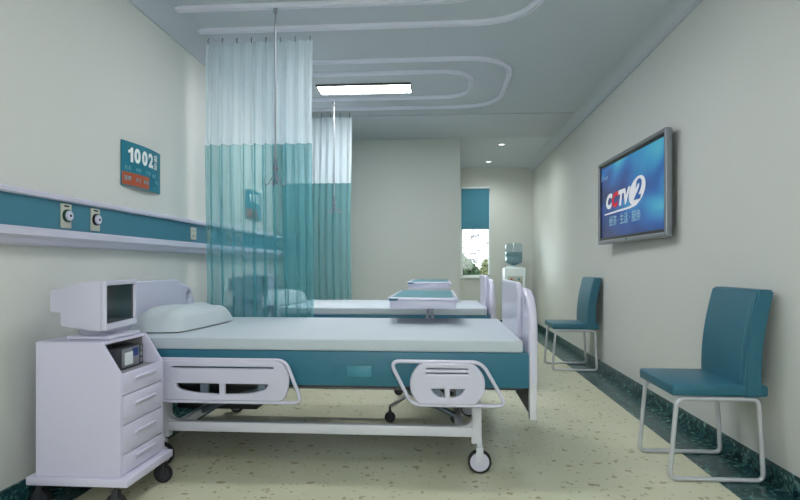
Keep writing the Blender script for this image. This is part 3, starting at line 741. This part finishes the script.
overbed(DY, .888, 'white overbed table with teal tray over the second bed')

# ------------------------------------------------------------------ chairs
def chair():
    r = new_root('visitor_chair', (1.37, 3.01, 0), 'nearest teal leatherette chair with silver sled legs by the right wall', 'chair')
    ya, yb = 2.785, 3.235
    # seat
    bm = bmesh.new(); bx(bm, (1.125, ya, .418), (1.575, yb, .474), .012, 3); link('seat', to_me(bm), M['teal_leather'], r, 40)
    # back: curved slab
    prof_f = []; prof_b = []
    for k in range(11):
        t = k/10; z = .418+(.935-.418)*t
        f = 1.465+.012*math.sin(t*PI)*-1++.062*t**1.6
        prof_f.append((f, z)); prof_b.append((min(f+.083-.006*t, 1.600), z))
    prof_f[0] = (1.465, .418)
    out = prof_f+prof_b[::-1]
    bm = bmesh.new(); poly(bm, out, 'Y', ya-.004, yb+.004); 
    bmesh.ops.bevel(bm, geom=[e for e in bm.edges if e.calc_face_angle(0) > .9], offset=.009, segments=3, affect='EDGES')
    bk = link('backrest', to_me(bm), M['teal_leather'], r, 40)
    seam = [[(x+.001, y, z) for x, z in prof_f[1:-1]]+[(prof_f[-1][0]+.01, y, prof_f[-1][1]-.006)] for y in (ya+.035,)]
    link('piping', tube_me(seam, .003, res=1), M['seam'], bk)
    for name, y in (('leg_frame', ya+.018), ('leg_frame', yb-.018)):
        p = fillet([(1.155, y, .404), (1.12, y, .0115), (1.560, y, .0115), (1.538, y, .404)], .035, True, 6)
        link(name, tube_me([p], .0115, True), M['chair_metal'], r, 60)
    return r
ch = chair()
clone(ch, (0, 2.85, 0), 'farther teal leatherette chair with silver sled legs by the right wall, near the passage')

# ------------------------------------------------------------------ television
near = Vector((1.535, 3.90)); far = Vector((1.487, 5.36))
W = (near-far).length; u = (near-far).normalized(); n_ = Vector((u.y, -u.x)); 
if n_.x > 0: n_ = -n_
tc_ = (near+far)/2; TZ0, TZ1 = 1.25, 2.0; TZ = (TZ0+TZ1)/2; TH = TZ1-TZ0
tv = new_root('wall_television', (tc_.x, tc_.y, TZ), 'silver framed flat television showing a blue broadcast logo on the right wall', 'television')
TM = Matrix(((u.x, 0, n_.x, tc_.x), (u.y, 0, n_.y, tc_.y), (0, 1, 0, TZ), (0, 0, 0, 1)))
def T(dz): return TM @ Matrix.Translation((0, 0, dz))
hw, hh = W/2, TH/2
link('frame', plate_me(f2([(-hw, -hh), (hw, -hh), (hw, hh), (-hw, hh)], .02), [f2([(-hw+.03, -hh+.035), (hw-.03, -hh+.035), (hw-.03, hh-.03), (-hw+.03, hh-.03)], .006)], .05, .010, T(-.022)), M['tv_frame'], tv, 35)
link('black_bezel', plate_me(f2([(-hw+.027, -hh+.032), (hw-.027, -hh+.032), (hw-.027, hh-.027), (-hw+.027, hh-.027)], .004), [f2([(-hw+.052, -hh+.058), (hw-.052, -hh+.058), (hw-.052, hh-.052), (-hw+.052, hh-.052)], .004)], .02, .002, T(-.018)), M['tv_black'], tv, 35)
bm = bmesh.new(); poly(bm, [(-hw+.048, -hh+.054), (hw-.048, -hh+.054), (hw-.048, hh-.048), (-hw+.048, hh-.048)], 'Z', -.002, .002); me = to_me(bm); me.transform(T(-.018))
link('screen', me, M['tv_screen'], tv)
bm = bmesh.new(); poly(bm, [(-hw+.02, -hh+.02), (hw-.02, -hh+.02), (hw-.02, hh-.02), (-hw+.02, hh-.02)], 'Z', -.052, -.024); poly(bm, [(-.25, -.2), (.25, -.2), (.25, .2), (-.25, .2)], 'Z', -.085, -.05); me = to_me(bm); me.transform(T(0)); link('rear_shell', me, M['dark'], tv)
S = T(-.0145)
def tvt(s, size, x, y, m, name, off=.0, sx=1, shear=0, z=0):
    link(name, text_me(s, size, S @ Matrix.Translation((x, y, z)), .0005, off, 'CENTER', sx, shear), m, tv)
for ch_, x_, m_ in (('C', -.53, 'tv_white'), ('C', -.375, 'tv_red'), ('T', -.235, 'tv_white'), ('V', -.115, 'tv_white')):
    tvt(ch_, .165, x_+.05, -.005, M[m_], 'logo_letter', .010, 1.2, .22)
el = []
for k in range(36):
    a = 2*PI*k/36; el.append((.180+.160*math.cos(a)+.05*math.sin(a), .015+.108*math.sin(a)))
link('logo_oval', plate_me(el, [], .001, .0001, S @ Matrix.Translation((0, 0, .0002))), M['tv_white'], tv)
tvt('2', .205, .19, .014, M['tv_blue'], 'logo_number', .008, 1.2, .3, .0015)
link('logo_swoosh', plate_me([(-.58, -.102), (-.58, -.114), (.05, -.110), (.17, -.097), (.27, -.055), (.14, -.080), (.0, -.094)], [], .001, .0001, S), M['tv_white'], tv)
tvt('经济 · 生活 · 服务', .094, -.10, -.185, M['tv_grey'], 'caption', .001)
tvt('CCTV.com', .05, -.60, .225, M['tv_grey'], 'corner_mark', .0)
link('brand_dot', plate_me(f2([(-.02, -hh+.018), (.02, -hh+.018), (.02, -hh+.028), (-.02, -hh+.028)], .003), [], .002, .0003, T(.0035)), M['tv_black'], tv)

# ------------------------------------------------------------------ roller blind and water dispenser
r = new_root('roller_blind', (.63, YF-.03, WZ1), 'teal roller blind pulled over the upper half of the far window', 'blind')
box_obj('fabric', (WX0+.005, YF-.014, 1.72), (WX1-.02, YF-.011, WZ1+.02), M['blind'], r)
bm = bmesh.new(); cyl(bm, (WX0, YF-.026, WZ1+.03), (WX1-.015, YF-.026, WZ1+.03), .016); link('roller', to_me(bm), M['frame_white'], r, 40)
box_obj('bottom_bar', (WX0+.003, YF-.018, 1.70), (WX1-.018, YF-.007, 1.722), M['teal_rail'], r)
r = new_root('water_dispenser', (1.25, 9.50, 0), 'white water dispenser with upturned blue bottle in the far right corner', 'water dispenser')
x0, x1, y0, y1 = 1.07, 1.42, 9.34, 9.68; xm, ym = (x0+x1)/2, (y0+y1)/2
bm = bmesh.new(); bx(bm, (x0, y0, .01), (x1, y1, 1.02), .015, 3); link('cabinet_body', to_me(bm), M['dispenser'], r, 35)
box_obj('tap_recess', (x0+.05, y0-.003, .68), (x1-.05, y0+.001, .88), M['socket'], r, bev=.001)
for k in (-1, 1): box_obj('tap', (xm+k*.06-.014, y0-.04, .82), (xm+k*.06+.014, y0-.002, .85), M['tray'] if k > 0 else M['sign_orange'], r, bev=.003)
bm = bmesh.new(); lathe(bm, (xm, ym), [(.135, 1.02), (.14, 1.035), (.11, 1.05), (.05, 1.055)]); link('collar', to_me(bm), M['dispenser'], r, 40)
bm = bmesh.new(); lathe(bm, (xm, ym), [(.045, 1.056), (.05, 1.075), (.13, 1.10), (.145, 1.13), (.145, 1.20), (.138, 1.21), (.145, 1.22), (.145, 1.29), (.138, 1.30), (.145, 1.31), (.145, 1.40), (.13, 1.43), (.05, 1.438)])
bo = link('bottle', to_me(bm), M['bottle'], r, 40)
bm = bmesh.new(); lathe(bm, (xm, ym), [(.04, 1.06), (.045, 1.08), (.125, 1.105), (.138, 1.13), (.138, 1.20), (.131, 1.21), (.138, 1.22), (.138, 1.285)]); link('water', to_me(bm), M['water'], bo, 40)
